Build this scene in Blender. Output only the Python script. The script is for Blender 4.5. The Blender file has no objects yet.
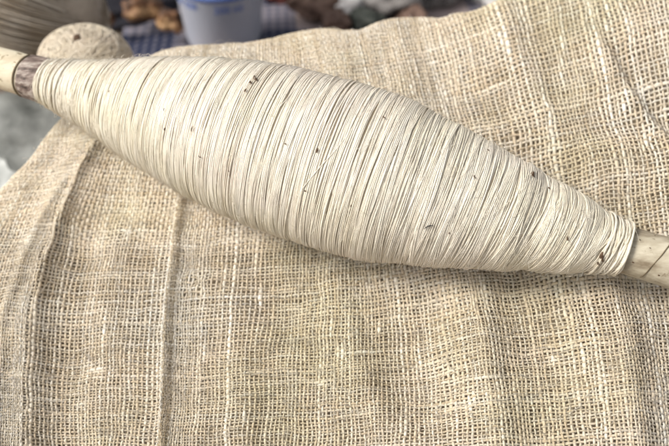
import bpy, bmesh, math
import numpy as np
from mathutils import Vector, Matrix, noise as mnoise

rng = np.random.default_rng(7)
scene = bpy.context.scene
COL = scene.collection

# ------------------------------------------------------------------ camera
PITCH = math.radians(42.0)
V = np.array([0.0, math.cos(PITCH), -math.sin(PITCH)])
UPV = np.array([0.0, math.sin(PITCH), math.cos(PITCH)])
RT = np.array([1.0, 0.0, 0.0])
FPX = 836.0                      # focal length in photo pixels (669 wide)
DIST = 0.25
AXIS_Z = 0.10
CAM = -V * DIST + np.array([0, 0, AXIS_Z])

cd = bpy.data.cameras.new("camera")
cd.sensor_width = 36.0
cd.lens = 36.0 * FPX / 669.0
cd.clip_start = 0.01
cd.clip_end = 100.0
cd.dof.use_dof = True
cd.dof.focus_distance = 0.228
cd.dof.aperture_fstop = 14.0
cam = bpy.data.objects.new("camera", cd)
COL.objects.link(cam)
cam.location = CAM
cam.rotation_euler = (math.radians(90) - PITCH, 0, 0)
scene.camera = cam

# ------------------------------------------------------------------ light
SUN_EL = math.radians(42)
SUN_AZ = math.radians(-100)       # measured from +Y (away from the camera) towards -X
world = bpy.data.worlds.new("World")
scene.world = world
world.use_nodes = True
wn = world.node_tree
bg = wn.nodes["Background"]
sky = wn.nodes.new("ShaderNodeTexSky")
sky.sky_type = 'NISHITA'
sky.sun_disc = False
sky.sun_elevation = SUN_EL
sky.sun_rotation = SUN_AZ
sky.air_density = 1.0
sky.dust_density = 4.0
sky.ozone_density = 0.6
hs = wn.nodes.new("ShaderNodeHueSaturation")
hs.inputs['Saturation'].default_value = 0.15
wn.links.new(sky.outputs[0], hs.inputs['Color'])
wn.links.new(hs.outputs[0], bg.inputs[0])
bg.inputs[1].default_value = 0.08

sd = bpy.data.lights.new("sun", 'SUN')
sd.energy = 1.5
sd.angle = math.radians(18)
sd.color = (1.0, 0.95, 0.86)
sun = bpy.data.objects.new("sun", sd)
COL.objects.link(sun)
sdir = Vector((math.sin(SUN_AZ) * math.cos(SUN_EL), math.cos(SUN_AZ) * math.cos(SUN_EL), math.sin(SUN_EL)))
sun.rotation_euler = sdir.to_track_quat('Z', 'Y').to_euler()

scene.view_settings.view_transform = 'Standard'
scene.view_settings.look = 'None'
scene.view_settings.gamma = 1.0
scene.view_settings.use_curve_mapping = False
scene.view_settings.exposure = 1.14

# ------------------------------------------------------------------ helpers
def ray(px, py):
    px = np.asarray(px, float); py = np.asarray(py, float)
    return V + ((px - 334.5) / FPX)[..., None] * RT + ((223 - py) / FPX)[..., None] * UPV

def P(px, py, d):
    return CAM + ray(px, py) * np.asarray(d, float)[..., None]

def onfloor(px, py, z=0.0):
    r = ray(px, py)
    t = (z - CAM[2]) / r[..., 2]
    return CAM + r * t[..., None]

def tag(o, label=None, cat=None, group=None, kind=None):
    if label: o['label'] = label
    if cat: o['category'] = cat
    if group: o['group'] = group
    if kind: o['kind'] = kind
    return o

def empty(name, loc=(0, 0, 0)):
    o = bpy.data.objects.new(name, None)
    o.empty_display_size = 0.02
    COL.objects.link(o)
    o.location = loc
    return o

def mesh_np(name, verts, quads, mat, parent=None, tone=None, smooth=True):
    me = bpy.data.meshes.new(name)
    verts = np.asarray(verts, np.float32); quads = np.asarray(quads, np.int32)
    k = quads.shape[1]
    me.vertices.add(len(verts)); me.vertices.foreach_set("co", verts.ravel())
    me.loops.add(quads.size); me.loops.foreach_set("vertex_index", quads.ravel())
    me.polygons.add(len(quads))
    me.polygons.foreach_set("loop_start", np.arange(0, quads.size, k, dtype=np.int32))
    me.update(calc_edges=True)
    if smooth:
        me.polygons.foreach_set("use_smooth", np.ones(len(quads), bool))
    if tone is not None:
        at = me.attributes.new("tone", 'FLOAT', 'POINT')
        at.data.foreach_set("value", np.asarray(tone, np.float32))
        at = me.attributes.new("fibre", 'FLOAT_VECTOR', 'POINT')
        at.data.foreach_set("vector", np.asarray(TONEFIB['last'], np.float32).ravel())
    me.validate()
    me.materials.append(mat)
    o = bpy.data.objects.new(name, me)
    COL.objects.link(o)
    if parent is not None:
        o.parent = parent
        o.matrix_parent_inverse = Matrix.Translation(-Vector(parent.location))
    return o

TWIST = 1.6
RAG = np.random.default_rng(99)
TONEFIB = {}
def tubes(paths, normals, ws, ts, tones, sides=6, closed=False, ragged=0.0):
    """paths: list of (n,3); returns verts, quads, tone arrays"""
    VV, QQ, TT, FF = [], [], [], []
    base = 0; ktube = 0
    ph = np.arange(sides) / sides * 2 * np.pi + 0.3
    for p, nm, w, t, tn in zip(paths, normals, ws, ts, tones):
        n = len(p)
        if closed:
            T = np.roll(p, -1, 0) - np.roll(p, 1, 0)
        else:
            T = np.gradient(p, axis=0)
        T /= np.linalg.norm(T, axis=1)[:, None] + 1e-12
        S = np.cross(T, nm); S /= np.linalg.norm(S, axis=1)[:, None] + 1e-12
        N = np.cross(S, T)
        jit = 1 + ragged * RAG.uniform(-1, 1, (n, sides, 1))
        ring = (p[:, None, :] + jit * np.cos(ph)[None, :, None] * S[:, None, :] * np.reshape(w, (-1, 1, 1))
                + jit * np.sin(ph)[None, :, None] * N[:, None, :] * np.reshape(t, (-1, 1, 1)))
        VV.append(ring.reshape(-1, 3))
        m = n if closed else n - 1
        i = np.arange(m)[:, None]; j = np.arange(sides)[None, :]
        i2 = (i + 1) % n; j2 = (j + 1) % sides
        q = np.stack([i * sides + j, i * sides + j2, i2 * sides + j2, i2 * sides + j], -1).reshape(-1, 4)
        QQ.append(q + base)
        TT.append(np.repeat(np.broadcast_to(tn, (n,)), sides))
        seg = np.linalg.norm(np.diff(p, axis=0), axis=1); al = np.concatenate([[0], np.cumsum(seg)]) * 1000.0
        tw = ph[None, :] + al[:, None] * TWIST
        ktube += 1
        FF.append(np.stack([np.repeat(al + 37.7 * ktube, sides).reshape(n, sides), np.cos(tw), np.sin(tw)], -1).reshape(-1, 3))
        base += n * sides
    TONEFIB['last'] = np.concatenate(FF)
    return np.concatenate(VV), np.concatenate(QQ), np.concatenate(TT)

def noise1(x, seed, scale=1.0):
    """smooth 1-D noise in -1..1 along array x"""
    r = np.random.default_rng(seed).uniform(-1, 1, 4096)
    x = np.asarray(x) / scale + 1000.0
    i = np.floor(x).astype(int); f = x - i; f = f * f * (3 - 2 * f)
    return r[i % 4096] * (1 - f) + r[(i + 1) % 4096] * f

def noise2(x, y, seed, scale=1.0):
    r = np.random.default_rng(seed).uniform(-1, 1, (128, 128))
    x = np.asarray(x) / scale + 500.0; y = np.asarray(y) / scale + 500.0
    i = np.floor(x).astype(int); j = np.floor(y).astype(int)
    f = x - i; g = y - j; f = f * f * (3 - 2 * f); g = g * g * (3 - 2 * g)
    i0, i1, j0, j1 = i % 128, (i + 1) % 128, j % 128, (j + 1) % 128
    return (r[i0, j0] * (1 - f) * (1 - g) + r[i1, j0] * f * (1 - g) + r[i0, j1] * (1 - f) * g + r[i1, j1] * f * g)

def spline(xk, yk):
    """natural cubic spline; yk (n,) or (n,m); returns callable"""
    xk = np.asarray(xk, float); yk = np.asarray(yk, float)
    n = len(xk); h = np.diff(xk)
    A = np.zeros((n, n)); B = np.zeros((n,) + yk.shape[1:])
    A[0, 0] = A[-1, -1] = 1
    for i in range(1, n - 1):
        A[i, i - 1] = h[i - 1]; A[i, i] = 2 * (h[i - 1] + h[i]); A[i, i + 1] = h[i]
        B[i] = 6 * ((yk[i + 1] - yk[i]) / h[i] - (yk[i] - yk[i - 1]) / h[i - 1])
    M = np.linalg.solve(A, B)
    def f(x):
        x = np.asarray(x, float)
        k = np.clip(np.searchsorted(xk, x) - 1, 0, n - 2)
        t0 = x - xk[k]; t1 = xk[k + 1] - x; hh = h[k]
        if yk.ndim > 1:
            t0, t1, hh = t0[..., None], t1[..., None], hh[..., None]
        return (M[k] * t1 ** 3 + M[k + 1] * t0 ** 3) / (6 * hh) + (yk[k] / hh - M[k] * hh / 6) * t1 + (yk[k + 1] / hh - M[k + 1] * hh / 6) * t0
    return f

def sstep(x, a, b):
    t = np.clip((np.asarray(x, float) - a) / (b - a), 0, 1)
    return t * t * (3 - 2 * t)

# ------------------------------------------------------------------ materials
def new_mat(name, rough=0.7, spec=0.3):
    m = bpy.data.materials.new(name); m.use_nodes = True
    b = m.node_tree.nodes["Principled BSDF"]
    b.inputs['Roughness'].default_value = rough
    b.inputs['Specular IOR Level'].default_value = spec
    return m, m.node_tree, b

def ramp(nt, stops):
    r = nt.nodes.new("ShaderNodeValToRGB")
    e = r.color_ramp.elements
    while len(e) < len(stops): e.new(0.5)
    for el, (p, c) in zip(e, stops):
        el.position = p; el.color = (*c, 1)
    return r

def noise_node(nt, scale, detail=4, rough=0.6, stretch=None):
    tc = nt.nodes.new("ShaderNodeTexCoord")
    n = nt.nodes.new("ShaderNodeTexNoise")
    n.inputs['Scale'].default_value = scale; n.inputs['Detail'].default_value = detail
    n.inputs['Roughness'].default_value = rough
    if stretch is not None:
        mp = nt.nodes.new("ShaderNodeMapping"); mp.inputs['Scale'].default_value = stretch
        nt.links.new(tc.outputs['Object'], mp.inputs['Vector']); nt.links.new(mp.outputs[0], n.inputs['Vector'])
    else:
        nt.links.new(tc.outputs['Object'], n.inputs['Vector'])
    return n

def add_bump(nt, b, src, strength, dist):
    bp = nt.nodes.new("ShaderNodeBump")
    bp.inputs['Strength'].default_value = strength; bp.inputs['Distance'].default_value = dist
    nt.links.new(src, bp.inputs['Height']); nt.links.new(bp.outputs[0], b.inputs['Normal'])

def noise_mat(name, stops, scale, rough=0.7, spec=0.3, bump=0.0, bscale=None, stretch=None, dist=0.0005):
    m, nt, b = new_mat(name, rough, spec)
    n = noise_node(nt, scale, stretch=stretch)
    r = ramp(nt, stops)
    nt.links.new(n.outputs['Fac'], r.inputs[0]); nt.links.new(r.outputs[0], b.inputs['Base Color'])
    if bump:
        n2 = noise_node(nt, bscale or scale * 4, stretch=stretch)
        add_bump(nt, b, n2.outputs['Fac'], bump, dist)
    return m

def tone_mat(name, stops, patch, rough, spec, sheen=0.0, nscale=900, nmix=0.35, bump=0.5, patch_scale=18, dist=0.0002, streak=(0.9, 2.2, 2.2)):
    m, nt, b = new_mat(name, rough, spec)
    at = nt.nodes.new("ShaderNodeAttribute"); at.attribute_name = "tone"
    fa = nt.nodes.new("ShaderNodeAttribute"); fa.attribute_name = "fibre"
    mp = nt.nodes.new("ShaderNodeMapping"); mp.inputs['Scale'].default_value = streak
    nt.links.new(fa.outputs['Vector'], mp.inputs['Vector'])
    n = nt.nodes.new("ShaderNodeTexNoise"); n.inputs['Scale'].default_value = 1.0; n.inputs['Detail'].default_value = 3; n.inputs['Roughness'].default_value = 0.65
    nt.links.new(mp.outputs[0], n.inputs['Vector'])
    mth = nt.nodes.new("ShaderNodeMath"); mth.operation = 'MULTIPLY_ADD'
    mth.inputs[1].default_value = nmix; nt.links.new(n.outputs['Fac'], mth.inputs[0])
    sub = nt.nodes.new("ShaderNodeMath"); sub.operation = 'SUBTRACT'; sub.inputs[1].default_value = nmix * 0.5
    nt.links.new(at.outputs['Fac'], mth.inputs[2]); nt.links.new(mth.outputs[0], sub.inputs[0])
    r = ramp(nt, stops); nt.links.new(sub.outputs[0], r.inputs[0])
    pn = noise_node(nt, patch_scale, 3)
    pr = ramp(nt, patch); nt.links.new(pn.outputs['Fac'], pr.inputs[0])
    mx = nt.nodes.new("ShaderNodeMixRGB"); mx.blend_type = 'MULTIPLY'; mx.inputs[0].default_value = 1.0
    nt.links.new(r.outputs[0], mx.inputs[1]); nt.links.new(pr.outputs[0], mx.inputs[2])
    nt.links.new(mx.outputs[0], b.inputs['Base Color'])
    b.inputs['Sheen Weight'].default_value = sheen
    add_bump(nt, b, n.outputs['Fac'], bump, dist)
    return m

M_WEAVE = tone_mat("woven_hemp", [(0.0, (0.50, 0.42, 0.30)), (0.45, (0.78, 0.69, 0.56)), (1.0, (0.94, 0.91, 0.84))],
                   [(0.32, (0.93, 0.89, 0.75)), (0.5, (1.0, 0.925, 0.84)), (0.68, (1.0, 0.985, 0.96))], 0.75, 0.25, nmix=1.1, bump=1.0, dist=0.0005, streak=(1.3, 2.6, 2.6))
for _m, _w, _r in ((M_WEAVE, 0.28, 0.0006),):
    _b = _m.node_tree.nodes["Principled BSDF"]
    _b.inputs['Subsurface Weight'].default_value = _w; _b.inputs['Subsurface Scale'].default_value = _r
    _b.inputs['Subsurface Radius'].default_value = (1.0, 0.85, 0.6)
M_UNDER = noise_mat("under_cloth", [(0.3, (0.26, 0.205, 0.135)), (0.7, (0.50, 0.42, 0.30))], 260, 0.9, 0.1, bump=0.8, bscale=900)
M_YARN = tone_mat("silky_yarn", [(0.0, (0.58, 0.49, 0.37)), (0.5, (0.725, 0.66, 0.57)), (1.0, (0.81, 0.765, 0.70))],
                  [(0.33, (0.96, 0.95, 0.84)), (0.52, (1.0, 0.99, 0.94)), (0.68, (1.0, 0.965, 0.94))], 0.40, 0.45, sheen=0.0, nmix=0.6, patch_scale=25, bump=0.7, streak=(0.25, 2.0, 2.0))
M_CORE = noise_mat("yarn_core", [(0.3, (0.54, 0.45, 0.32)), (0.7, (0.66, 0.58, 0.46))], 300, 0.7, 0.2, bump=0.6, bscale=1200)
M_SPECK = noise_mat("husk_speck", [(0.3, (0.035, 0.02, 0.012)), (0.7, (0.14, 0.085, 0.05))], 900, 0.7, 0.2)

# ------------------------------------------------------------------ spindle axis
A0 = P(35, 78, 0.271); A1 = P(615, 247, 0.231)
AX = A1 - A0; ALEN = np.linalg.norm(AX); AX = AX / ALEN
N0 = np.array([0, -math.sin(math.radians(24.5)), math.cos(math.radians(24.5))])
NB = N0 - AX * (N0 @ AX); NB /= np.linalg.norm(NB)          # cloth plane normal, at right angles to the spindle
AA = RT - NB * (RT @ NB); AA /= np.linalg.norm(AA)
BB = np.cross(NB, AA)
AMID = (A0 + A1) / 2
ORG = AMID - NB * 0.0245         # cloth plane origin

def ax_from_px(px):
    """distance along axis of the axis point that projects to photo column px"""
    s = np.linspace(-0.08, ALEN + 0.08, 600)
    pts = A0 + s[:, None] * AX
    q = pts - CAM
    x = 334.5 + FPX * (q @ RT) / (q @ V)
    return np.interp(px, x, s)

def depth_at(s):
    return (A0 + np.asarray(s)[..., None] * AX - CAM) @ V

_px = [-40, 22, 40, 48, 60, 90, 120, 160, 200, 240, 280, 335, 370, 400, 430, 465, 500, 530, 560, 590, 607, 620, 632]
_rp = [20, 20, 20, 21, 25, 34, 44.5, 58, 69, 77.5, 82.5, 85, 84.5, 81, 74.5, 66, 58, 50.5, 42.5, 34.5, 29.5, 26.5, 25.5]
_s = ax_from_px(np.array(_px, float))
PROF = spline(_s, np.array(_rp) * depth_at(_s) / FPX)

# ------------------------------------------------------------------ cloth surface
def px_to_ab(px, py):
    r = ray(px, py)
    t = ((ORG - CAM) @ NB) / (r @ NB)
    p = CAM + r * t[..., None] - ORG
    return p @ AA, p @ BB

def ab_to_px(a, b):
    q = ORG + np.asarray(a)[..., None] * AA + np.asarray(b)[..., None] * BB - CAM
    d = q @ V
    return 334.5 + FPX * (q @ RT) / d, 223 - FPX * (q @ UPV) / d

# outline of the draped cloth where it rolls out of sight
_ek = np.array([(-215, 590), (-135, 430), (-62, 252), (3, 206), (30, 180), (54, 150), (74, 124), (100, 104), (132, 82), (172, 60), (205, 55),
                (250, 49), (300, 37), (330, 36), (358, 36), (382, 28), (400, 21), (440, 20), (490, 12), (540, 0), (620, -30), (760, -90), (980, -170)], float)
_tk = np.concatenate([[0], np.cumsum(np.linalg.norm(np.diff(_ek, axis=0), axis=1))])
_es = np.linspace(0, _tk[-1], 700)
_ecurve = spline(_tk, _ek)(_es)
_ecurve[:, 1] += 1.3 * noise1(_es, 5, 28) + 0.8 * noise1(_es, 6, 11)
EA, EB = px_to_ab(_ecurve[:, 0], _ecurve[:, 1])
ECUR = np.stack([EA, EB], 1)
ETAN = np.gradient(ECUR, axis=0); ETAN /= np.linalg.norm(ETAN, axis=1)[:, None]
for _ in range(12):
    ETAN[1:-1] = (ETAN[:-2] + ETAN[1:-1] + ETAN[2:]) / 3
ENOR = np.stack([-ETAN[:, 1], ETAN[:, 0]], 1)      # outwards (up / left)

def edge_dist(a, b):
    sh = a.shape
    X = np.stack([a.ravel(), b.ravel()], 1)
    idx = np.empty(len(X), int)
    for k in range(0, len(X), 4000):
        d = ((X[k:k + 4000, None, :] - ECUR[None]) ** 2).sum(-1)
        idx[k:k + 4000] = d.argmin(1)
    nr = ENOR[idx]
    e = ((X - ECUR[idx]) * nr).sum(1)
    return e.reshape(sh), ECUR[idx].reshape(sh + (2,)), nr.reshape(sh + (2,)), ((X - ECUR[idx]) * ETAN[idx]).sum(1).reshape(sh), ETAN[idx].reshape(sh + (2,))

FOLDS = [  # path (x,y)..., amplitude mm, width left px, width right px
    ([(128, 95), (105, 130), (76, 185), (50, 235), (31, 300), (27, 370), (24, 460), (24, 560)], 2.4, 30, 18),
    ([(95, 160), (64, 190), (34, 245), (8, 330), (0, 446), (0, 560)], 1.0, 7, 5),
    ([(112, 120), (86, 178), (60, 228), (44, 280), (38, 330)], 0.9, 3, 4),
    ([(78, 100), (40, 190), (5, 260), (-20, 330)], -1.2, 18, 18),
    ([(190, 170), (184, 188), (178, 230), (170, 280), (166, 340), (163, 446), (162, 560)], 1.4, 3.5, 7),
    ([(120, 180), (85, 250), (62, 330), (60, 446), (60, 560)], -1.8, 26, 34),
    ([(130, 200), (110, 280), (105, 446), (105, 560)], 0.8, 16, 20),
    ([(205, 230), (240, 330), (245, 446), (245, 560)], 1.0, 24, 24),
    ([(340, 260), (352, 340), (370, 400), (400, 446), (430, 560)], 2.2, 44, 22),
    ([(410, 270), (420, 330), (430, 380), (440, 446)], -1.6, 26, 22),
    ([(440, 250), (462, 300), (478, 350), (494, 446), (500, 560)], 4.6, 46, 30),
    ([(560, 230), (590, 275), (608, 330), (626, 446), (632, 560)], 4.4, 50, 27),
    ([(600, 40), (624, 90), (648, 125), (680, 165), (740, 230)], -1.0, 12, 10),
    ([(585, 30), (606, 80), (634, 130), (668, 175), (720, 240)], 1.4, 10, 6),
    ([(498, -30), (512, 40), (528, 90), (550, 150)], 1.4, 18, 12),
    ([(405, -20), (425, 60), (470, 130)], -1.3, 26, 30),
    ([(700, -30), (700, 200)], 3.0, 30, 40),
    ([(320, 20), (335, 60), (350, 90)], 1.2, 24, 24),
]
def fold_h(px, py):
    h = np.zeros_like(px)
    for path, A, wl, wr in FOLDS:
        pa = np.array(path, float)
        x = np.interp(py, pa[:, 1], pa[:, 0])
        x = x + 2.5 * noise1(py, int(abs(A) * 10) + len(path), 45)
        d = px - x
        w = np.where(d < 0, wl, wr)
        fade = sstep(py, pa[0, 1], pa[0, 1] + 35)
        if pa[-1, 1] < 500:
            fade = fade * (1 - sstep(py, pa[-1, 1] - 40, pa[-1, 1]))
        h += 1.3 * A * 1e-3 * np.exp(-(np.abs(d) / w) ** 1.7) * fade
    h += 0.0011 * noise2(px, py, 21, 60) + 0.0006 * noise2(px, py, 22, 24)
    return h

_axA = np.array([(A0 - ORG) @ AA, (A0 - ORG) @ BB]); _axD = np.array([AX @ AA, AX @ BB]); _axD /= np.linalg.norm(_axD)
def surf(a, b):
    """point of the cloth's middle surface for flat cloth-plane coordinates"""
    px, py = ab_to_px(a, b)
    h = fold_h(px, py)
    sa = (a - _axA[0]) * _axD[0] + (b - _axA[1]) * _axD[1]
    qa = -(a - _axA[0]) * _axD[1] + (b - _axA[1]) * _axD[0]
    # the cloth rises towards both ends of the spindle and is pressed down under it
    h += 0.0095 * sstep(sa, 0.115, 0.20) + 0.004 * sstep(-sa, -0.06, 0.02)
    near = np.exp(-(qa / 0.020) ** 2)
    lim = 0.0245 - np.clip(PROF(np.clip(sa, 0, ALEN)), 0, 1) - 0.0005
    h = np.where(near > 0, h * (1 - near) + np.minimum(h, lim) * near, h)
    h += 0.004 * np.exp(-((np.abs(qa) - 0.036) / 0.012) ** 2) * (0.5 + 0.5 * np.tanh((qa) * 300)) * sstep(sa, 0.0, 0.05)
    e, ec, en, et, etan = edge_dist(a, b)
    rho = 0.0075
    ep = np.maximum(e, 0)
    ang = np.minimum(ep / rho, math.pi / 2)
    out = rho * np.sin(ang); drop = rho * (1 - np.cos(ang)) + np.maximum(ep - rho * math.pi / 2, 0)
    # soft shoulder before the roll
    sh = 0.0018 * np.exp(np.minimum(e, 0) / 0.012)
    m = (e > 0)
    a2 = np.where(m, ec[..., 0] + etan[..., 0] * et + en[..., 0] * out, a)
    b2 = np.where(m, ec[..., 1] + etan[..., 1] * et + en[..., 1] * out, b)
    hh = h - sh - drop
    p = ORG + a2[..., None] * AA + b2[..., None] * BB + hh[..., None] * NB
    # past the roll the cloth hangs straight down instead of along the plane normal
    return p, e

# thread coordinates -> photo-plane position.  u: lengthwise threads, v: crosswise threads
XL = np.array([  # x of guide lines at Y rows
    #  -120   0    110   220   330   446   560
    [105,  80,   22,  -75, -130, -150, -165],
    [168, 146, 108,   54,   27,   22,   20],
    [222, 212, 197,  179,  168,  163,  162],
    [276, 286, 299,  305,  303,  300,  298],
    [346, 366, 390,  412,  430,  440,  444],
    [418, 441, 467,  493,  519,  536,  546],
    [528, 553, 578,  601,  624,  640,  650],
    [630, 660, 692,  718,  743,  760,  770],
    [760, 790, 825,  855,  880,  900,  910]], float)
XROW = np.array([-120, 0, 110, 220, 330, 446, 560], float)
PU = 4.05
US = XL[:, 5] / PU
x_of_u = spline(US, XL)          # -> 7 values

NU0, NU1 = -30.0 * 5.4 / PU, 158.0 * 5.4 / PU
# spacing of the lengthwise threads: crowded in tucks, loose elsewhere
NTHR_U = 214
def spacing_profile():
    ueff = [NU0]; u = NU0; k = 0
    r = np.random.default_rng(3)
    while u < NU1:
        x = u * PU
        f = 1.0 + 0.16 * float(noise1(u, 31, 5.0)) + 0.12 * r.uniform(-1, 1)
        if 157 < x < 171: f *= 0.34
        elif 171 <= x < 190: f *= 0.72
        elif -2 < x < 26: f *= 0.55
        elif 612 < x < 632: f *= 0.75
        u += max(f, 0.28); ueff.append(u); k += 1
    return np.array(ueff)
UEFF = spacing_profile()
NTHR_U = len(UEFF)
Y0, Y1 = 535.0, -75.0
def spacing_v():
    r = np.random.default_rng(4); y = Y0; out = [y]
    while y > Y1:
        f = 1.0 + 0.14 * float(noise1(y, 41, 30)) + 0.12 * r.uniform(-1, 1)
        y -= (3.25 + 0.35 * sstep(260 - y, 0, 120)) * f; out.append(y)
    return np.array(out)
VEFF = spacing_v()
NTHR_V = len(VEFF)
print("threads", NTHR_U, NTHR_V)

AY = spline([-150, -60, 60, 270, 446, 560], [118, 116, 106, 46, 14, 4])
SUB = 2
gi = np.arange(0, (NTHR_U - 1) * SUB + 1) / SUB
gj = np.arange(0, (NTHR_V - 1) * SUB + 1) / SUB
GI, GJ = np.meshgrid(gi, gj, indexing='ij')
UE = np.interp(GI, np.arange(NTHR_U), UEFF)
YE = np.interp(GJ, np.arange(NTHR_V), VEFF)
rows = x_of_u(UE[:, 0])                             # (nu, 7)
PX = np.empty_like(UE)
yv = YE[0]
sp = spline(XROW, rows.T)(yv)                       # (nv, nu)
PX = sp.T.copy()
PY = YE - AY(YE) * np.clip((PX - 190) / 450, 0, 2) ** 1.25
PY += 5 * np.exp(-((PX - 60) / 40) ** 2) * np.sin(PY / 45) * 0.6
# slow wander of the weave
PX += 1.5 * noise2(PX, PY, 51, 45) + 0.8 * noise2(PX, PY, 52, 16)
PY += 1.8 * noise2(PX, PY, 53, 40) + 0.8 * noise2(PX, PY, 54, 15)
# pulled holes
for cx, cy, r, s in [(192, 281, 6, 2.0), (203, 275, 7, 1.3), (199, 291, 6, 1.4), (214, 284, 7, 1.0), (185, 294, 6, 1.0), (190, 268, 7, -0.9), (586, 432, 5, 1.5), (128, 233, 5, -1.5),
                     (560, 325, 6, 1.0), (512, 148, 7, 1.0), (625, 100, 6, 1.3), (60, 212, 8, 1.0), (30, 213, 8, 1.2), (420, 400, 7, 1.0), (300, 300, 9, 1.0)]:
    dx = PX - cx; dy = PY - cy; rr = np.hypot(dx, dy) + 1e-6
    g = s * np.exp(-((rr - r * 0.5) / r) ** 2) * np.minimum(rr / (r * 0.3), 1)
    PX += g * dx / rr; PY += g * dy / rr
GA, GB = px_to_ab(PX, PY)
POS, EDG = surf(GA, GB)
du = np.gradient(POS, axis=0) * SUB; dv = np.gradient(POS, axis=1) * SUB
NRM = np.cross(du, dv); NRM /= np.linalg.norm(NRM, axis=2)[..., None] + 1e-12
if (NRM @ NB).mean() < 0: NRM = -NRM
SPU = np.linalg.norm(du, axis=2); SPV = np.linalg.norm(dv, axis=2)

_dn = 26 * noise2(PX, PY, 66, 30)
DENSE = (1 - sstep(PY + _dn, 215, 265)) * (1 - sstep(PX, 300, 360)) + 0.6 * sstep(PX, 280, 340) * (1 - sstep(PX, 470, 540)) * (1 - sstep(PY + _dn, 60, 110)) \
    + 0.45 * (1 - sstep(PY + _dn, 290, 320)) * sstep(PX, 340, 400) * sstep(PY, 230, 260) + 0.35 * np.clip(noise2(PX, PY, 67, 45), 0, 1)
DENSE = np.clip(DENSE, 0, 1)
E_MAX = 0.030
SLUBS = [(635, 162, 0, 2.6, 9), (618, 118, 0, 2.0, 12), (128, 232, 1, 5, 2.5), (128, 232, 0, 2.5, 3), (341, 355, 0, 2.2, 8), (246, 418, 0, 2.2, 7), (548, 368, 1, 5, 2),
         (550, 367, 0, 2.4, 3), (262, 300, 0, 1.8, 9), (96, 370, 1, 9, 2), (322, 385, 1, 8, 2), (470, 410, 0, 2, 9), (603, 30, 0, 1.8, 22), (560, 60, 0, 1.8, 25),
         (523, 250, 1, 8, 2), (700, 100, 0, 2, 12), (80, 405, 1, 6, 2), (380, 330, 0, 2, 6), (205, 350, 0, 2, 10), (440, 60, 1, 12, 1.6), (412, 92, 0, 1.8, 9)]
def build_threads(axis):
    paths, nrms, ws, ts, tn = [], [], [], [], []
    n = NTHR_U if axis == 0 else NTHR_V
    r = np.random.default_rng(100 + axis)
    for k in range(1, n - 1):
        if axis == 0:
            p = POS[k * SUB]; nm = NRM[k * SUB]; e = EDG[k * SUB]; sp_ = SPU[k * SUB]; par = gj; side = du[k * SUB]
            qx, qy = PX[k * SUB], PY[k * SUB]
        else:
            p = POS[:, k * SUB]; nm = NRM[:, k * SUB]; e = EDG[:, k * SUB]; sp_ = SPV[:, k * SUB]; par = gi; side = dv[:, k * SUB]
            qx, qy = PX[:, k * SUB], PY[:, k * SUB]
        ok = (e < E_MAX) & (qx > -45) & (qx < 725) & (qy < 490) & (qy > -140)
        idx = np.where(ok)[0]
        if len(idx) < 6: continue
        runs = np.split(idx, np.where(np.diff(idx) > 1)[0] + 1)
        for run in runs:
            if len(run) < 6: continue
            pp = p[run]; nn = nm[run]; t = par[run]
            sgn = 1.0 if axis == 0 else -1.0
            und = sgn * np.cos(np.pi * (t + k)) * 0.00018
            sd = side[run] / (np.linalg.norm(side[run], axis=1)[:, None] + 1e-12)
            wob = 0.00015 * noise1(t, 1000 * axis + k, 3.1) + 0.00008 * noise1(t, 5000 * axis + k, 1.2)
            base = 0.5 * ((0.00031 if axis == 0 else 0.00025) + (0.27 if axis == 0 else 0.28) * sp_[run]) * (1 + 0.75 * DENSE[k * SUB if axis == 0 else slice(None), k * SUB if axis == 1 else slice(None)][run])
            thick = base * (1 + 0.20 * r.uniform(-1, 1)) * (1 + 0.20 * noise1(t, 300 + k, 5) + 0.12 * noise1(t, 700 + k, 1.6))
            if r.random() < 0.35:      # slubs
                c = r.uniform(t[0], t[-1]); L = r.uniform(1.5, 5)
                thick = thick * (1 + r.uniform(0.4, 0.9) * np.exp(-((t - c) / L) ** 2))
            bump_ = np.zeros(len(run))
            for cx, cy, ax_k, hx, hy in SLUBS:
                if ax_k == axis:
                    bump_ = np.maximum(bump_, np.exp(-((qx[run] - cx) / hx) ** 2 - ((qy[run] - cy) / hy) ** 2))
            thick = thick * (1 + 1.3 * bump_)
            if r.random() < 0.05:
                thick = thick * 1.4
            w = np.minimum(thick, (0.50 + 0.5 * bump_) * sp_[run])
            h = np.minimum(thick * 0.70, 0.00024)
            paths.append(pp + nn * und[:, None] + sd * wob[:, None])
            nrms.append(nn); ws.append(w); ts.append(h)
            tone = 0.55 + 0.20 * r.uniform(-1, 1) + 0.14 * noise1(t, 40 + k + 777 * axis, 9) + 0.10 * noise1(t, 9040 + k + 777 * axis, 1.5) + (0.05 if axis == 0 else -0.02)
            tone = tone + np.clip(thick / base - 1.1, 0, 0.5) * 0.35
            tone = tone + 0.35 * bump_
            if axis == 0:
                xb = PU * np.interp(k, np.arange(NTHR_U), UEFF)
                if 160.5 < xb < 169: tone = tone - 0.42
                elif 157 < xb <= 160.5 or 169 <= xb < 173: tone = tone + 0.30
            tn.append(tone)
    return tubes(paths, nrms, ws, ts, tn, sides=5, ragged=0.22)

cloth = empty("woven_cloth", tuple(ORG))
tag(cloth, "beige open-weave cloth draped in soft folds beneath the wound spindle", "cloth")
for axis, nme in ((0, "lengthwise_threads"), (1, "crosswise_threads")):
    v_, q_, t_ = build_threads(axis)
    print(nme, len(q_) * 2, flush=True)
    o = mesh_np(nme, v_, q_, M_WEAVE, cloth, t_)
    o['kind'] = 'stuff'
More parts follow.
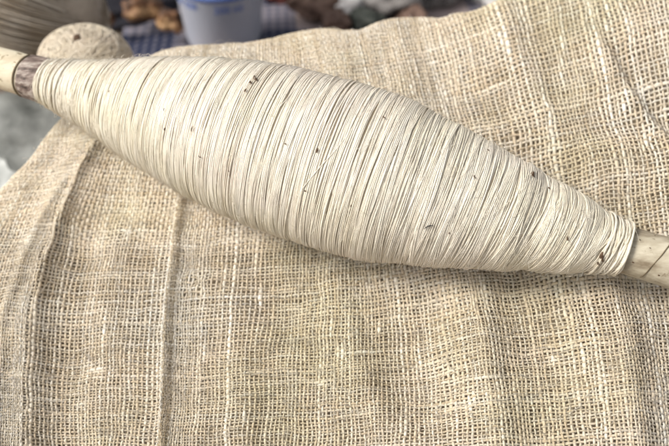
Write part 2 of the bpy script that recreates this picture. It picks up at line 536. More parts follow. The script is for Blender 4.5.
# the lower layer of the same cloth, seen through the gaps
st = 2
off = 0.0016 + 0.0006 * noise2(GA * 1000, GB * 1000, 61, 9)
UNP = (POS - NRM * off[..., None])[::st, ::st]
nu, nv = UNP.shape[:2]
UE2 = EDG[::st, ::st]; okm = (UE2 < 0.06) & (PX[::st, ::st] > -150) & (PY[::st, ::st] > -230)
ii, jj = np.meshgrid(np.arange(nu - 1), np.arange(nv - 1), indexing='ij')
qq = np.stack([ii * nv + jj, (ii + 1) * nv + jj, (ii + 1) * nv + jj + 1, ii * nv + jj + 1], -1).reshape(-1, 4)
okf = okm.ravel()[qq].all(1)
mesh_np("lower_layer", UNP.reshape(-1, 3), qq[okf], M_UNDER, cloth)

# ------------------------------------------------------------------ spindle
E2 = NB - AX * (NB @ AX); E2 /= np.linalg.norm(E2)      # away from the cloth
E1 = np.cross(E2, AX)                                    # across, in the cloth plane
def axp(s, r, th):
    s = np.asarray(s, float); th = np.asarray(th, float); r = np.asarray(r, float)
    return A0 + s[..., None] * AX + r[..., None] * (np.cos(th)[..., None] * E1 + np.sin(th)[..., None] * E2)

def revolve(name, ss, rr, mat, parent, nth=96, rnoise=0.0, seed=0, caps=True):
    ss = np.asarray(ss); rr = np.asarray(rr)
    th = np.arange(nth) / nth * 2 * np.pi
    S_, T_ = np.meshgrid(ss, th, indexing='ij')
    R_ = np.repeat(rr[:, None], nth, 1)
    if rnoise:
        R_ = R_ + rnoise * noise2(S_ * 1000, np.abs(T_ - np.pi) * 8, seed, 4)
    v = axp(S_, R_, T_).reshape(-1, 3)
    n = len(ss); i = np.arange(n - 1)[:, None]; j = np.arange(nth)[None]
    q = np.stack([i * nth + j, (i + 1) * nth + j, (i + 1) * nth + (j + 1) % nth, i * nth + (j + 1) % nth], -1).reshape(-1, 4)
    return mesh_np(name, v, q, mat, parent)

spindle = empty("thread_spindle", tuple(A0))
tag(spindle, "large wooden spindle wound fat with cream silky thread, lying across the beige cloth", "spindle")
def wood_mat(name, stops, grain=(1, 1, 1), rough=0.55):
    m, nt, b = new_mat(name, rough, 0.3)
    n = noise_node(nt, 60, 5, 0.6, stretch=grain)
    r = ramp(nt, stops); nt.links.new(n.outputs['Fac'], r.inputs[0])
    n3 = noise_node(nt, 420, 2); r3 = ramp(nt, [(0.30, (0.32, 0.25, 0.16)), (0.38, (1, 1, 1))])
    nt.links.new(n3.outputs['Fac'], r3.inputs[0])
    mx = nt.nodes.new("ShaderNodeMixRGB"); mx.blend_type = 'MULTIPLY'; mx.inputs[0].default_value = 0.8
    nt.links.new(r.outputs[0], mx.inputs[1]); nt.links.new(r3.outputs[0], mx.inputs[2])
    nt.links.new(mx.outputs[0], b.inputs['Base Color'])
    n2 = noise_node(nt, 300, 5, 0.6, stretch=grain); add_bump(nt, b, n2.outputs['Fac'], 0.35, 0.0006)
    return m
M_RODR = wood_mat("dry_cane_grey", [(0.36, (0.21, 0.165, 0.11)), (0.48, (0.37, 0.32, 0.235)), (0.62, (0.52, 0.47, 0.365))], (1, 3, 3))
M_RODL = wood_mat("dry_cane_pale", [(0.32, (0.38, 0.28, 0.18)), (0.47, (0.60, 0.52, 0.38)), (0.7, (0.72, 0.66, 0.51))], (1, 3, 3))
M_BARK = noise_mat("brown_bark", [(0.36, (0.05, 0.032, 0.025)), (0.5, (0.19, 0.135, 0.11)), (0.64, (0.42, 0.36, 0.31))], 300, 0.55, 0.4, bump=0.9,
                   bscale=260, stretch=(0.6, 2.5, 2.5), dist=0.001)
M_CRACK = noise_mat("cane_split", [(0.3, (0.10, 0.075, 0.045)), (0.7, (0.18, 0.14, 0.09))], 300, 0.8, 0.1)

sL = float(ax_from_px(-60)); s27 = float(ax_from_px(27)); s48 = float(ax_from_px(48))
sR = float(ax_from_px(740)); s625 = float(ax_from_px(622))
rl = 20.5 * float(depth_at(s27)) / FPX; rr_ = 24.0 * float(depth_at(s625)) / FPX
ss = np.concatenate([[sL - 0.0002, sL], np.linspace(sL + 0.0008, s48, 40)])
rrs = np.full(len(ss), rl) * (1 + 0.02 * noise1(ss * 1000, 71, 12)); rrs[0] = 0.0001; rrs[1] = rl * 0.9
revolve("cane_rod", ss, rrs, M_RODL, spindle, rnoise=0.00012, seed=5)
# hidden rod through the yarn
ss = np.concatenate([np.linspace(s48, sR - 0.0008, 120), [sR, sR + 0.0002]])
rrs = np.interp(ss, [s48, s625, sR], [rl * 0.96, rr_, rr_ * 1.03]) * (1 + 0.015 * noise1(ss * 1000, 72, 10)); rrs[-2] *= 0.9; rrs[-1] = 0.0001
revolve("cane_rod", ss, rrs, M_RODR, spindle, rnoise=0.00012, seed=6)
# bark collar next to the first turns
ss = np.linspace(s27 + 0.0005, s48 + 0.002, 26)
rrs = rl + 0.0007 * np.sin(np.pi * np.linspace(0.05, 0.9, 26)) ** 0.4
rrs[0] = rl * 0.98
revolve("bark_collar", ss, rrs, M_BARK, spindle, rnoise=0.00035, seed=8)
th = np.linspace(0, 2 * np.pi, 90, endpoint=False)
for so, rad, tilt in ((s27, 0.00042, 0.0003),):
    s_ = so + tilt * np.sin(th * 2)
    p = axp(s_, np.full(90, rl + 0.0001), th)
    nm = np.cos(th)[:, None] * E1 + np.sin(th)[:, None] * E2
    v_, q_, t_ = tubes([p], [nm], [np.full(90, rad)], [np.full(90, rad)], [0.5], 6, closed=True)
    mesh_np("dark_ring", v_, q_, M_CRACK, spindle)
# yarn core
sy0 = float(ax_from_px(46)); sy1 = float(ax_from_px(624))
def PR(s):
    return PROF(np.clip(s, _s[0], _s[-1]))
ss = np.linspace(sy0, sy1, 200)
revolve("yarn_core", ss, PR(ss) + np.interp(ss, [sy0, sy0 + 0.09, sy1], [0.00012, 0.0002, 0.00055]) * noise1(ss * 1000, 81, 5.5) - 0.00024, M_CORE, spindle, nth=128, rnoise=0.00012, seed=9)

r = np.random.default_rng(11)
NTH = 96
TH = np.linspace(0, 2 * np.pi, NTH, endpoint=False)
paths, nms, ws, ts, tns = [], [], [], [], []
NM = np.cos(TH)[:, None] * E1 + np.sin(TH)[:, None] * E2
lump = lambda s, th: np.interp(s, [sy0, sy0 + 0.09, sy1], [0.00012, 0.0002, 0.00055]) * noise1(s * 1000, 81, 5.5) + 0.00005 * noise1(s * 1000, 82, 2.2)
def add_loop(s0, tilt, phase, lift, w, t, tone, seed, wander=1.0):
    s = s0 + tilt * np.cos(TH - phase) + wander * 0.00030 * np.sin(TH + seed) * float(noise1(seed, 90, 1)) \
        + wander * 0.00018 * np.sin(2 * TH + seed * 1.3) + wander * 0.00010 * np.sin(5 * TH + seed * 2.1)
    s = np.clip(s, sy0 - 0.0004, sy1 + 0.0004)
    r_ = PR(s) + lift + lump(s, TH) + 0.00010 * np.sin(3 * TH + seed)
    paths.append(axp(s, r_, TH)); nms.append(NM)
    wv = w * (1 + 0.22 * np.sin(4 * TH + seed * 3) * np.sin(3 * TH + seed))
    ws.append(wv); ts.append(np.full(NTH, t)); tns.append(tone + 0.08 * np.sin(2 * TH + seed * 5))
# lean of the winding: slight at the left, more towards the right
def lean(s):
    return np.interp(s, [sy0, sy0 + 0.05, 0.11, sy1 - 0.02, sy1], [-0.0005, 0.0003, 0.0022, 0.0042, 0.0022])
s = sy0; k = 0
while s < sy1:
    left = s < sy0 + 0.022
    L = float(lean(s))
    tone = 0.60 + 0.16 * r.uniform(-1, 1) + 0.10 * float(noise1(s * 1000, 83, 5))
    w = (0.00036 if left else 0.00022) * (1 + 0.25 * r.uniform(-1, 1))
    add_loop(s, L * r.uniform(0.85, 1.15) + 0.0004 * r.uniform(-1, 1), 1.57 + np.pi * 0, r.uniform(-0.00006, 0.00006), w, w * 0.6, tone, k * 1.7 + 0.3)
    s += (0.00048 if left else 0.00024) * r.uniform(0.75, 1.25); k += 1
print("loops", k)
for q in range(26):     # thicker outer turns that end the winding at the right
    s0 = sy1 - 0.0068 + 0.0066 * q / 25
    add_loop(s0 + 0.00015 * r.normal(), float(lean(s0)) * 0.7, 1.57, 0.0005 + 0.00035 * math.sin(q * 0.9) , 0.00030, 0.00026, 0.62 + 0.15 * r.uniform(-1, 1), q * 1.3 + 500, 1.6)
for q in range(9):      # first turns at the left, lying apart
    s0 = sy0 + 0.0004 + 0.0011 * q
    add_loop(s0, 0.0005 * r.normal(), 1.57, 0.00045, 0.00036, 0.00032, 0.7, q * 2.3 + 700)
for q in range(230):     # loose upper turns, in small bunches
    s0 = sy0 + 0.004 + (sy1 - sy0 - 0.006) * r.random()
    L = float(lean(s0)) + 0.0009 * r.normal() + (0.0028 * r.choice([-1, 1]) if q % 23 == 0 else 0)
    w = 0.00017 * (1 + 0.5 * r.random())
    tone = 0.72 + 0.22 * r.uniform(-1, 0.9)
    lf = r.uniform(0.00004, 0.00017)
    ph = 1.57 + r.uniform(-0.5, 0.5)
    for m in range(r.integers(1, 4)):
        add_loop(s0 + m * 0.00042, L, ph, lf, w, w * 0.75, tone, q * 2.9 + m * 0.2 + 60)
v_, q_, t_ = tubes(paths, nms, ws, ts, tns, sides=5, closed=True, ragged=0.14)
print("yarn tris", len(q_) * 2)
o = mesh_np("yarn_wraps", v_, q_, M_YARN, spindle, t_)
o['kind'] = 'stuff'

def hit_spindle(px, py, lift=0.0, PR=PR):
    """axis coordinate and angle of the wound body under a photo pixel"""
    rdir = ray(np.array(px, float), np.array(py, float))
    best = None
    for d in np.linspace(0.20, 0.29, 900):
        q = CAM + rdir * d - A0
        s = q @ AX; rad = np.linalg.norm(q - s * AX)
        if rad <= float(PR(s)) + lift:
            e = q - s * AX
            return s, math.atan2(e @ E2, e @ E1), rad
    return None

# split and specks on the bare cane at the right
def ROD(s): return np.interp(s, [s48, s625, sR], [rl * 0.96, rr_, rr_ * 1.03])
hs_ = [hit_spindle(x, y, 0, ROD) for x, y in [(676, 240), (668, 247), (661, 256), (652, 266), (645, 274), (640, 277)]]
hs_ = [h for h in hs_ if h]
kk = np.arange(len(hs_)); tt = np.linspace(0, len(hs_) - 1, 30)
s_ = spline(kk, [h[0] for h in hs_])(tt); t2 = spline(kk, [h[1] for h in hs_])(tt)
p = axp(s_, ROD(s_) + 0.00005, t2); nm = np.cos(t2)[:, None] * E1 + np.sin(t2)[:, None] * E2
v_, q_, t_ = tubes([p], [nm], [np.full(30, 0.00016)], [np.full(30, 0.00012)], [0.5], 6)
mesh_np("cane_split", v_, q_, M_CRACK, spindle)

# crossing strands laid over the winding
strands = [[(375, 100), (345, 138), (322, 165), (300, 192), (282, 216), (266, 240)], [(334, 72), (318, 76), (300, 84), (288, 98), (279, 108), (270, 125), (264, 150)]]
for k, st_ in enumerate(strands):
    hs_ = [hit_spindle(x, y) for x, y in st_]
    hs_ = [h for h in hs_ if h]
    if len(hs_) < 3: continue
    kk = np.arange(len(hs_)); tt = np.linspace(0, len(hs_) - 1, 40)
    s_ = spline(kk, [h[0] for h in hs_])(tt); t2 = spline(kk, [h[1] for h in hs_])(tt)
    lf = 0.0008 * np.sin(np.pi * np.linspace(0.0, 1, 40)) ** 0.45 - 0.0006
    p = axp(s_, PR(s_) + lf + lump(s_, t2), t2)
    nm = np.cos(t2)[:, None] * E1 + np.sin(t2)[:, None] * E2
    w = 0.00013 * (0.7 + 0.5 * np.sin(np.linspace(0.1, 3.0, 40)))
    v_, q_, t_ = tubes([p], [nm], [w], [w * 0.8], [0.8], 6)
    mesh_np("loose_strand", v_, q_, M_YARN, spindle, t_)

# dark husk specks caught in the thread
def speck(px, py, l, w, ang, lift=0.0007, th=0.35, name="husk_speck", mat=M_SPECK, seed=0, PR=PR):
    h = hit_spindle(px, py, 0, PR)
    if not h: return
    s0, t0, rad = h
    rr = float(PR(s0)) + lift
    n_ = 9; m_ = 6
    v, q = [], []
    rg = np.random.default_rng(seed + int(px * 7 + py))
    for i in range(n_):
        f = i / (n_ - 1); x = (f - 0.5) * l; ww = w * (math.sin(math.pi * (0.06 + 0.88 * f)) ** 0.7) * rg.uniform(0.7, 1.2)
        yy = 0.12 * l * math.sin(f * 3.0 + seed) 
        for j in range(m_):
            a = j / m_ * 2 * math.pi
            lx = x; ly = yy + math.cos(a) * ww * 0.5; lz = math.sin(a) * ww * 0.5 * th
            S = lx * math.cos(ang) - ly * math.sin(ang); C_ = lx * math.sin(ang) + ly * math.cos(ang)
            v.append(axp(s0 + S, rr + lz, t0 + C_ / rr))
    for i in range(n_ - 1):
        for j in range(m_):
            q.append([i * m_ + j, (i + 1) * m_ + j, (i + 1) * m_ + (j + 1) % m_, i * m_ + (j + 1) % m_])
    mesh_np(name, np.array(v), q, mat, spindle)
for a in [(256, 80, .0024, .0010, 0.8), (251, 84, .0013, .0007, 0.9), (246, 92, .0013, .0005, 1.5), (193.5, 129, .0017, .0005, 1.6), (166, 129, .0010, .0004, 1.6),
          (201, 156, .0011, .0004, 0.2), (165, 110, .0009, .0003, 1.5), (318, 151, .0014, .0006, 1.5), (306, 190, .0008, .0005, 0), (286, 144, .0007, .0004, 0),
          (384, 119, .0011, .0004, .5), (533, 176, .0026, .0012, 1.3), (549, 190, .001, .0005, .8), (603, 256, .0030, .0012, 1.2), (599, 262, .0012, .0007, .9),
          (568, 238, .0014, .0005, 1.3), (488, 152, .0009, .0004, 1), (475, 178, .0012, .0003, .9), (335, 66, .001, .0005, .6), (540, 146, .001, .0004, .4),
          (352, 205, .0008, .0003, 1.5), (450, 232, .0007, .0003, 1.5), (110, 92, .0008, .0003, 1.5), (230, 170, .0007, .0003, 1.2)]:
    speck(*a)
for a in [(633, 262, .0006, .0004, 0), (650, 248, .0004, .0003, 0), (659, 275, .0006, .0005, 0), (640, 240, .0004, .0003, 1), (655, 236, .0004, .0003, 1)]:
    speck(*a, lift=0.0001, PR=ROD)
# one black hair-like snip
hh = [hit_spindle(x, y) for x, y in [(424.5, 227.5), (428, 225.3), (431, 224.4), (434, 224.2)]]
tt = np.linspace(0, 3, 16)
s_ = spline([0, 1, 2, 3], [h[0] for h in hh])(tt); t2 = spline([0, 1, 2, 3], [h[1] for h in hh])(tt)
p = axp(s_, PR(s_) + 0.0009, t2); nm = np.cos(t2)[:, None] * E1 + np.sin(t2)[:, None] * E2
v_, q_, t_ = tubes([p], [nm], [0.00018 * np.sin(np.linspace(0.3, 2.9, 16))], [np.full(16, 0.00012)], [0.2], 5)
M_BLK = noise_mat("black_snip", [(0.3, (0.01, 0.01, 0.012)), (0.7, (0.03, 0.03, 0.03))], 500, 0.5, 0.3)
mesh_np("black_snip", v_, q_, M_BLK, spindle)

# ------------------------------------------------------------------ loose fibre ends standing off cloth and yarn
r = np.random.default_rng(21)
paths, nms, ws, ts, tns = [], [], [], [], []
for k in range(9000):
    i = r.integers(2, POS.shape[0] - 2); j = r.integers(2, POS.shape[1] - 2)
    if EDG[i, j] > 0.006 or not (-30 < PX[i, j] < 700 and PY[i, j] < 480): continue
    c = POS[i, j] + NRM[i, j] * 0.0003
    d1 = du[i, j] / np.linalg.norm(du[i, j]); d2 = dv[i, j] / np.linalg.norm(dv[i, j])
    a = r.uniform(0, 6.28); dd = d1 * math.cos(a) + d2 * math.sin(a); d3 = -d1 * math.sin(a) + d2 * math.cos(a)
    L = r.uniform(0.001, 0.0032) * (2.0 if r.random() < 0.25 else 1.0); t = np.linspace(0, 1, 6)[:, None]
    p = c + dd * L * t + NRM[i, j] * (np.sin(t * 3.0) * L * r.uniform(0.1, 0.35)) + d3 * L * r.uniform(-0.5, 0.5) * t * t
    paths.append(p); nms.append(np.repeat(NRM[i, j][None], 6, 0))
    w = r.uniform(0.00003, 0.00008); ws.append(np.full(6, w)); ts.append(np.full(6, w)); tns.append(0.75)
v_, q_, t_ = tubes(paths, nms, ws, ts, tns, sides=3)
o = mesh_np("fibre_fuzz", v_, q_, M_WEAVE, cloth, t_); o['kind'] = 'stuff'
paths, nms, ws, ts, tns = [], [], [], [], []
for k in range(1500):
    s0 = sy0 + (sy1 - sy0) * r.random(); t0 = r.uniform(-0.9, 3.6)
    L = r.uniform(0.0015, 0.006); n = 8; t = np.linspace(0, 1, n)
    aa = r.normal(0, 0.5); t2 = t0 + t * L * math.cos(aa) / float(PR(s0)); s_ = s0 + t * L * math.sin(aa) + 0.0004 * t * t * r.normal()
    rad = PR(s_) + 0.0005 + np.sin(t * 3.0) * r.uniform(0.0001, 0.0014)
    p = axp(s_, rad, t2); nm = np.cos(t2)[:, None] * E1 + np.sin(t2)[:, None] * E2
    w = r.uniform(0.00003, 0.00006)
    paths.append(p); nms.append(nm); ws.append(np.full(n, w)); ts.append(np.full(n, w)); tns.append(0.8)
v_, q_, t_ = tubes(paths, nms, ws, ts, tns, sides=3)
o = mesh_np("fibre_fuzz", v_, q_, M_YARN, spindle, t_); o['kind'] = 'stuff'

# ------------------------------------------------------------------ background (out of focus)
M_FLOOR = noise_mat("earth_floor", [(0.3, (0.10, 0.075, 0.055)), (0.7, (0.20, 0.16, 0.125))], 30, 0.9, 0.2, bump=0.4)
bm = bmesh.new(); bmesh.ops.create_grid(bm, x_segments=40, y_segments=40, size=1.2)
for v in bm.verts: v.co.z = 0.002 * mnoise.noise(v.co * 7)
me = bpy.data.meshes.new("floor"); bm.to_mesh(me); bm.free(); me.materials.append(M_FLOOR)
fl = bpy.data.objects.new("floor", me); COL.objects.link(fl); fl['kind'] = 'structure'

def check_mat():
    m, nt, b = new_mat("blue_check_cloth", 0.85, 0.2)
    tc = nt.nodes.new("ShaderNodeTexCoord"); sx = nt.nodes.new("ShaderNodeSeparateXYZ")
    nt.links.new(tc.outputs['Object'], sx.inputs[0])
    def M(op, a, b_=None):
        n = nt.nodes.new("ShaderNodeMath"); n.operation = op
        for i, x in enumerate([a, b_]):
            if x is None: continue
            if isinstance(x, (int, float)): n.inputs[i].default_value = x
            else: nt.links.new(x, n.inputs[i])
        return n.outputs[0]
    def stripes(ax, per, fr): return M('LESS_THAN', M('FRACT', M('MULTIPLY', ax, 1 / per)), fr)
    X, Y = sx.outputs[0], sx.outputs[1]
    big = M('MULTIPLY', M('ADD', stripes(X, 0.075, 0.5), stripes(Y, 0.06, 0.45)), 0.5)
    fine = M('MULTIPLY', M('ADD', stripes(X, 0.0056, 0.5), stripes(Y, 0.0062, 0.5)), 0.5)
    f = M('MULTIPLY', big, M('ADD', M('MULTIPLY', fine, 0.75), 0.45))
    r_ = ramp(nt, [(0.0, (0.32, 0.26, 0.25)), (0.3, (0.17, 0.16, 0.19)), (0.8, (0.014, 0.020, 0.048))])
    nt.links.new(f, r_.inputs[0]); nt.links.new(r_.outputs[0], b.inputs['Base Color'])
    return m
def sheet(name, cx, cy, w, h, z, mat, seed, amp=0.004, rot=0.0, n=50):
    bm = bmesh.new(); bmesh.ops.create_grid(bm, x_segments=n, y_segments=n, size=0.5)
    for v in bm.verts:
        v.co.x *= w; v.co.y *= h
        v.co.x += 0.006 * mnoise.noise(Vector((v.co.y * 20, seed, 0)))
        v.co.z = amp * (mnoise.noise(Vector((v.co.x * 18, v.co.y * 18, seed))) + 0.5 * mnoise.noise(Vector((v.co.x * 45, v.co.y * 45, seed))))
    bmesh.ops.solidify(bm, geom=bm.faces[:], thickness=0.001)
    me = bpy.data.meshes.new(name); bm.to_mesh(me); bm.free(); me.materials.append(mat)
    for p_ in me.polygons: p_.use_smooth = True
    o = bpy.data.objects.new(name, me); COL.objects.link(o); o.location = (cx, cy, z); o.rotation_euler.z = rot
    return o
c = onfloor(np.array(352.), np.array(25.))
o = sheet("checked_cloth", c[0], c[1] + 0.02, 0.29, 0.34, 0.006, check_mat(), 3, rot=0.06)
tag(o, "blue and pale pink checked cloth spread on the floor behind everything", "cloth")

def lump_obj(name, loc, size, mat, seed, amp=0.3, freq=2.0, sub=4, rot=(0, 0, 0), ridged=False, parent=None):
    bm = bmesh.new(); bmesh.ops.create_icosphere(bm, subdivisions=sub, radius=1.0)
    for v in bm.verts:
        d = v.co.normalized()
        n = mnoise.noise(d * freq + Vector((seed, 0, 0))) + 0.5 * mnoise.noise(d * freq * 2.3 + Vector((0, seed, 0))) + 0.25 * mnoise.noise(d * freq * 5 + Vector((0, 0, seed)))
        if ridged: n = 0.5 - abs(n) * 1.6
        v.co = d * (1 + amp * n)
        v.co = Vector((v.co.x * size[0], v.co.y * size[1], v.co.z * size[2]))
    me = bpy.data.meshes.new(name); bm.to_mesh(me); bm.free(); me.materials.append(mat)
    for p_ in me.polygons: p_.use_smooth = True
    o = bpy.data.objects.new(name, me); COL.objects.link(o); o.rotation_euler = rot
    if parent is None: o.location = loc
    else:
        o.parent = parent; o.location = Vector(loc) - Vector(parent.location)
    return o

# translucent tub with blue printing
tubb = onfloor(np.array(226.), np.array(52.))
tub = empty("plastic_tub", (tubb[0], tubb[1], 0.008))
tag(tub, "frosted bluish plastic tub with blue printing, standing on the checked cloth", "tub")
M_TUB, nt, b = new_mat("frosted_plastic", 0.35, 0.5)
b.inputs['Base Color'].default_value = (0.46, 0.48, 0.55, 1); b.inputs['Transmission Weight'].default_value = 0.25
b.inputs['Subsurface Weight'].default_value = 0.2; b.inputs['Subsurface Radius'].default_value = (0.01, 0.01, 0.01)
nn = noise_node(nt, 40); add_bump(nt, b, nn.outputs['Fac'], 0.15, 0.001)
M_BLUE = noise_mat("blue_print", [(0.3, (0.10, 0.17, 0.48)), (0.7, (0.16, 0.24, 0.55))], 80, 0.5, 0.4)
TD = float((tubb - CAM) @ V)
wr = 44 * TD / FPX
prof = [(0.0, 0.0), (wr * 0.70, 0.0), (wr * 0.78, 0.002), (wr * 0.83, 0.006), (wr * 1.02, 0.055), (wr * 1.05, 0.062), (wr * 1.09, 0.063), (wr * 1.09, 0.066),
        (wr * 1.02, 0.066), (wr * 0.98, 0.056), (wr * 0.79, 0.007), (wr * 0.74, 0.003), (0.0, 0.002)]
def lathe(name, prof, mat, parent, n=64):
    v, f = [], []
    for (r_, z_) in prof:
        for k in range(n):
            a = 2 * math.pi * k / n; v.append((max(r_, 1e-5) * math.cos(a), max(r_, 1e-5) * math.sin(a), z_))
    for i in range(len(prof) - 1):
        for k in range(n): f.append((i * n + k, i * n + (k + 1) % n, (i + 1) * n + (k + 1) % n, (i + 1) * n + k))
    me = bpy.data.meshes.new(name); me.from_pydata(v, [], f); me.materials.append(mat)
    for p_ in me.polygons: p_.use_smooth = True
    o = bpy.data.objects.new(name, me); COL.objects.link(o); o.parent = parent
    return o
lathe("tub_wall", prof, M_TUB, tub)
def tub_r(z): return float(np.interp(z, [0.006, 0.055], [wr * 0.83, wr * 1.02])) + 0.0002
# the tub's height at photo row py, on its front face
def tub_z(py):
    r_ = ray(np.array(226.), np.array(float(py)))
    t = ((tubb[1] - wr * 0.93) - CAM[1]) / r_[1]
    return float((CAM + r_ * t)[2]) - 0.008
zb = tub_z(0.5)
lathe("blue_band", [(tub_r(zb - 0.0012), zb - 0.0012), (tub_r(zb - 0.0012) + 0.0003, zb - 0.0011), (tub_r(zb + 0.0022) + 0.0003, zb + 0.0021), (tub_r(zb + 0.0022), zb + 0.0022)], M_BLUE, tub)
def wrap_text(txt, size, z, ang0, name):
    cu = bpy.data.curves.new(name, 'FONT'); cu.body = txt; cu.size = size; cu.extrude = 0.0001; cu.align_x = 'CENTER'; cu.resolution_u = 3
    o = bpy.data.objects.new(name, cu); COL.objects.link(o)
    bpy.context.view_layer.update()
    me = bpy.data.meshes.new_from_object(o.evaluated_get(bpy.context.evaluated_depsgraph_get()))
    bpy.data.objects.remove(o)
    for v in me.vertices:
        x, y, zz = v.co; Z = z + y; R_ = tub_r(Z) + 0.0002 + zz; a = ang0 + x / R_
        v.co = (R_ * math.cos(a), R_ * math.sin(a), Z)
    me.materials.clear(); me.materials.append(M_BLUE)
    o = bpy.data.objects.new(name, me); COL.objects.link(o); o.parent = tub
wrap_text("200 ml", 0.0062, tub_z(14.0), -math.pi / 2 + 0.30, "printed_text")
wrap_text("ml 250", 0.0062, tub_z(12.0), -math.pi / 2 - 0.75, "printed_text")

# dark cloth heap behind
M_DARK = noise_mat("black_cloth", [(0.3, (0.008, 0.008, 0.012)), (0.7, (0.025, 0.024, 0.032))], 40, 0.8, 0.2, bump=0.5)
c = onfloor(np.array(140.), np.array(2.))
o = lump_obj("black_cloth_heap", (c[0] - 0.004, c[1] + 0.008, 0.008), (0.046, 0.050, 0.010), M_DARK, 3.1, 0.2, 1.6)
tag(o, "black crumpled cloth heap lying under the orange brown dried roots", "cloth heap")
M_ROOT = noise_mat("orange_brown_root", [(0.38, (0.03, 0.014, 0.006)), (0.5, (0.13, 0.055, 0.02)), (0.64, (0.38, 0.23, 0.11))], 50, 0.6, 0.4, bump=0.8, bscale=120, dist=0.001)
for px_, py_, sz, sd_, rz, lb in ((142, 12, (0.012, 0.0075, 0.0065), 1.2, 0.1, "long orange brown dried root on the black cloth heap"),
                                  (170, 23, (0.009, 0.007, 0.006), 2.7, -0.5, "short round orange brown dried root nearest the plastic tub"),
                                  (103, 22, (0.006, 0.005, 0.005), 4.4, 0.2, "small dull brown dried root just behind the cream yarn ball")):
    c = onfloor(np.array(float(px_)), np.array(float(py_)), 0.018)
    o = lump_obj("dried_root", (c[0], c[1], 0.020), sz, M_ROOT, sd_, 0.5, 1.4, rot=(0, 0.1, rz), sub=4)
    tag(o, lb, "root", "dried roots on the checked cloth")

# clutter behind the cloth's upper edge, right of the tub
M_G1 = noise_mat("grey_scrap", [(0.3, (0.10, 0.09, 0.085)), (0.7, (0.30, 0.28, 0.27))], 50, 0.7, 0.3, bump=0.6)
M_G2 = noise_mat("brown_scrap", [(0.3, (0.07, 0.04, 0.03)), (0.7, (0.20, 0.13, 0.10))], 50, 0.8, 0.3, bump=0.6)
M_G3 = noise_mat("white_scrap", [(0.3, (0.45, 0.43, 0.42)), (0.7, (0.66, 0.64, 0.63))], 60, 0.6, 0.3, bump=0.6)
M_G4 = noise_mat("dark_green_scrap", [(0.3, (0.03, 0.035, 0.03)), (0.7, (0.08, 0.085, 0.07))], 60, 0.7, 0.3, bump=0.6)
M_G5 = noise_mat("maroon_scrap", [(0.3, (0.10, 0.03, 0.025)), (0.7, (0.20, 0.07, 0.06))], 60, 0.8, 0.2, bump=0.6)
for k, (px_, py_, sz, mt, nm_, lb, ct, am) in enumerate([
    (316, 8, (0.016, 0.014, 0.008), M_G2, "rag_scrap", "brown rag crumpled beside the checked cloth", "rag", 0.4),
    (350, 14, (0.0065, 0.010, 0.010), M_G3, "pale_scrap", "small white scrap standing in for a glint among the dark rags", "paper", 0.5),  # white lump whose colour stands in for a pale glint
    (338, 26, (0.012, 0.008, 0.007), M_G2, "husk_heap", "dark brown husk heap close behind the cloth's upper edge", "husk", 0.5),
    (366, 24, (0.014, 0.009, 0.007), M_G4, "rag_scrap", "dark green rag scrap close behind the cloth's upper edge", "rag", 0.4),
    (392, 4, (0.024, 0.018, 0.014), M_G1, "plastic_scrap", "grey crumpled plastic sheet at the top right of the clutter", "plastic", 0.4),
    (368, -8, (0.018, 0.015, 0.016), M_G2, "rag_scrap", "brown rag in the gap between white scrap and grey plastic", "rag", 0.4),
    (440, -8, (0.022, 0.018, 0.012), M_G1, "rag_scrap", "greyish rag heap behind the highest part of the cloth edge", "rag", 0.4),
    (410, 22, (0.013, 0.009, 0.006), M_G2, "husk_heap", "small brown husk heap below the grey crumpled plastic", "husk", 0.5),
    (490, -6, (0.016, 0.012, 0.012), M_G3, "pale_scrap", "white paper corner showing at the very top of the picture", "paper", 0.3),
    (277, -6, (0.011, 0.008, 0.007), M_G5, "rag_scrap", "maroon rag scrap right beside the plastic tub", "rag", 0.4)]):
    c = onfloor(np.array(float(px_)), np.array(float(py_)), 0.010)
    o = lump_obj(nm_, (c[0], c[1], 0.010 + sz[2] * 0.3), sz, mt, 10.3 + k * 3.7, am, 1.8, rot=(0.1 * k, 0.2, 0.7 * k))
    tag(o, lb, ct)

# second, smaller ball of wound cream yarn behind the spindle's left end
M_BALL = noise_mat("cream_ball_yarn", [(0.3, (0.42, 0.38, 0.29)), (0.7, (0.57, 0.53, 0.44))], 60, 0.8, 0.2, bump=0.1)
bc = P(86, 62, 0.335)
ball = empty("yarn_ball", (bc[0], bc[1], bc[2] - 0.014))
tag(ball, "smaller cream ball of wound yarn with a dark spot as its shaded hole, behind the spindle's left end", "yarn ball")
BR = np.array([0.0185, 0.015, 0.0145])
core = lump_obj("ball_core", tuple(bc), tuple(BR * 0.955), M_BALL, 6.6, 0.05, 2.0, parent=ball)
rg = np.random.default_rng(31); paths, nms, ws, ts, tns = [], [], [], [], []
for k in range(260):
    ax_ = rg.normal(size=3); ax_ /= np.linalg.norm(ax_)
    t1 = np.cross(ax_, [0, 0, 1.0]); t1 /= np.linalg.norm(t1); t2 = np.cross(ax_, t1)
    tt = np.linspace(0, 2 * np.pi, 48, endpoint=False)
    d = np.cos(tt)[:, None] * t1 + np.sin(tt)[:, None] * t2 + ax_ * rg.uniform(-0.4, 0.4); d /= np.linalg.norm(d, axis=1)[:, None]
    paths.append(bc + d * BR * (1.0 + rg.uniform(-0.02, 0.03))); nms.append(d); w = rg.uniform(0.00018, 0.0003)
    ws.append(np.full(48, w)); ts.append(np.full(48, w * 0.7)); tns.append(rg.uniform(0.1, 0.4))
v_, q_, t_ = tubes(paths, nms, ws, ts, tns, sides=5, closed=True)
o = mesh_np("yarn_wraps", v_, q_, M_YARN, ball, t_); o['kind'] = 'stuff'
hole = P(78, 39, 0.335 - 0.0118)
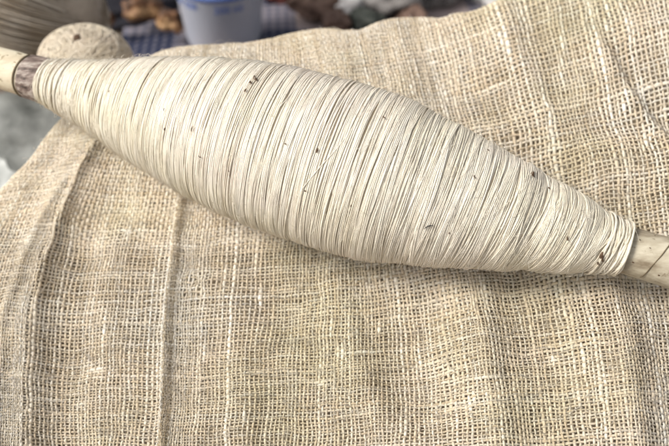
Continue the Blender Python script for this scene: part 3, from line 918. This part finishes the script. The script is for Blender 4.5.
lump_obj("hole_shade", tuple(hole), (0.0022, 0.0024, 0.0018), M_SPECK, 2.0, 0.2, 2.0, sub=3, parent=ball)  # solid lump in speck colour, stands in for shade inside the hole

# bundle of raw grey-brown fibre, upper left
M_FIB = tone_mat("raw_fibre", [(0.0, (0.26, 0.21, 0.16)), (0.5, (0.64, 0.58, 0.50)), (1.0, (0.86, 0.85, 0.86))],
                 [(0.35, (0.8, 0.74, 0.66)), (0.65, (1, 1, 1))], 0.6, 0.3, nscale=300, nmix=0.3, patch_scale=60)
M_FIBC = noise_mat("raw_fibre_core", [(0.3, (0.26, 0.22, 0.18)), (0.7, (0.44, 0.38, 0.32))], 80, 0.8, 0.2, bump=0.6)
fc = P(22, 0, 0.385)
bun = empty("fibre_bundle", (fc[0], fc[1], 0.0))
tag(bun, "thick bundle of raw grey-brown fibre behind the yarn ball, upper left corner", "fibre bundle")
lump_obj("fibre_core", tuple(fc), (0.038, 0.03, 0.031), M_FIBC, 8.8, 0.15, 1.5, parent=bun)
paths, nms, ws, ts, tns = [], [], [], [], []
for k in range(1200):
    ph = rg.uniform(0, 2 * np.pi); x0 = rg.uniform(-0.5, 0.25); L = rg.uniform(0.5, 1.2)
    tt = np.linspace(0, 1, 14); al = -1.5 + 3.0 * np.clip(x0 + 0.5 + tt * L * 0.8, 0, 1)
    d = np.stack([np.sin(al), np.cos(al) * np.cos(ph + 0.25 * tt), np.cos(al) * np.sin(ph + 0.25 * tt)], 1)
    R_ = np.array([0.040, 0.032, 0.033]) * (1 + rg.uniform(-0.02, 0.08) + 0.04 * np.sin(tt * 4 + k))[:, None]
    p = d * R_
    # lay the bundle diagonally
    cs, sn = math.cos(-0.55), math.sin(-0.55); p = np.stack([p[:, 0] * cs - p[:, 2] * -sn * 0 , p[:, 1], p[:, 2] + p[:, 0] * sn * 0.5], 1)
    paths.append(fc + p); nms.append(d); w = rg.uniform(0.00015, 0.0004)
    ws.append(np.full(14, w)); ts.append(np.full(14, w * 0.7)); tns.append(rg.uniform(0.1, 0.9) * 0.7 + 0.3 * (p[:, 0] < -0.01))
v_, q_, t_ = tubes(paths, nms, ws, ts, tns, sides=4)
o = mesh_np("fibre_strands", v_, q_, M_FIB, bun, t_); o['kind'] = 'stuff'

# crumpled plastic bag below the spindle's left end
M_BAG, nt, b = new_mat("clear_plastic_bag", 0.25, 0.5)
b.inputs['Base Color'].default_value = (0.42, 0.43, 0.41, 1); b.inputs['Transmission Weight'].default_value = 0.15
nn = noise_node(nt, 35, 3); add_bump(nt, b, nn.outputs['Fac'], 0.6, 0.004)
c = P(4, 160, 0.40)
o = lump_obj("plastic_bag", (c[0] - 0.01, c[1], c[2] - 0.03), (0.062, 0.06, 0.036), M_BAG, 5.5, 0.22, 2.6, sub=5, ridged=True, rot=(0, 0, 0.4))
tag(o, "crumpled clear plastic bag lying left of the beige cloth's edge", "plastic bag")
M_DK2 = noise_mat("dark_grey_cloth", [(0.3, (0.07, 0.073, 0.068)), (0.7, (0.24, 0.245, 0.23))], 60, 0.7, 0.3, bump=0.5)
c = P(26, 97, 0.375)
o = lump_obj("dark_rag", (c[0], c[1] + 0.01, c[2] - 0.03), (0.044, 0.024, 0.021), M_DK2, 7.9, 0.3, 1.6, rot=(0, 0, -0.3))
tag(o, "dark grey-green rag between the plastic bag and the spindle's left end", "rag")
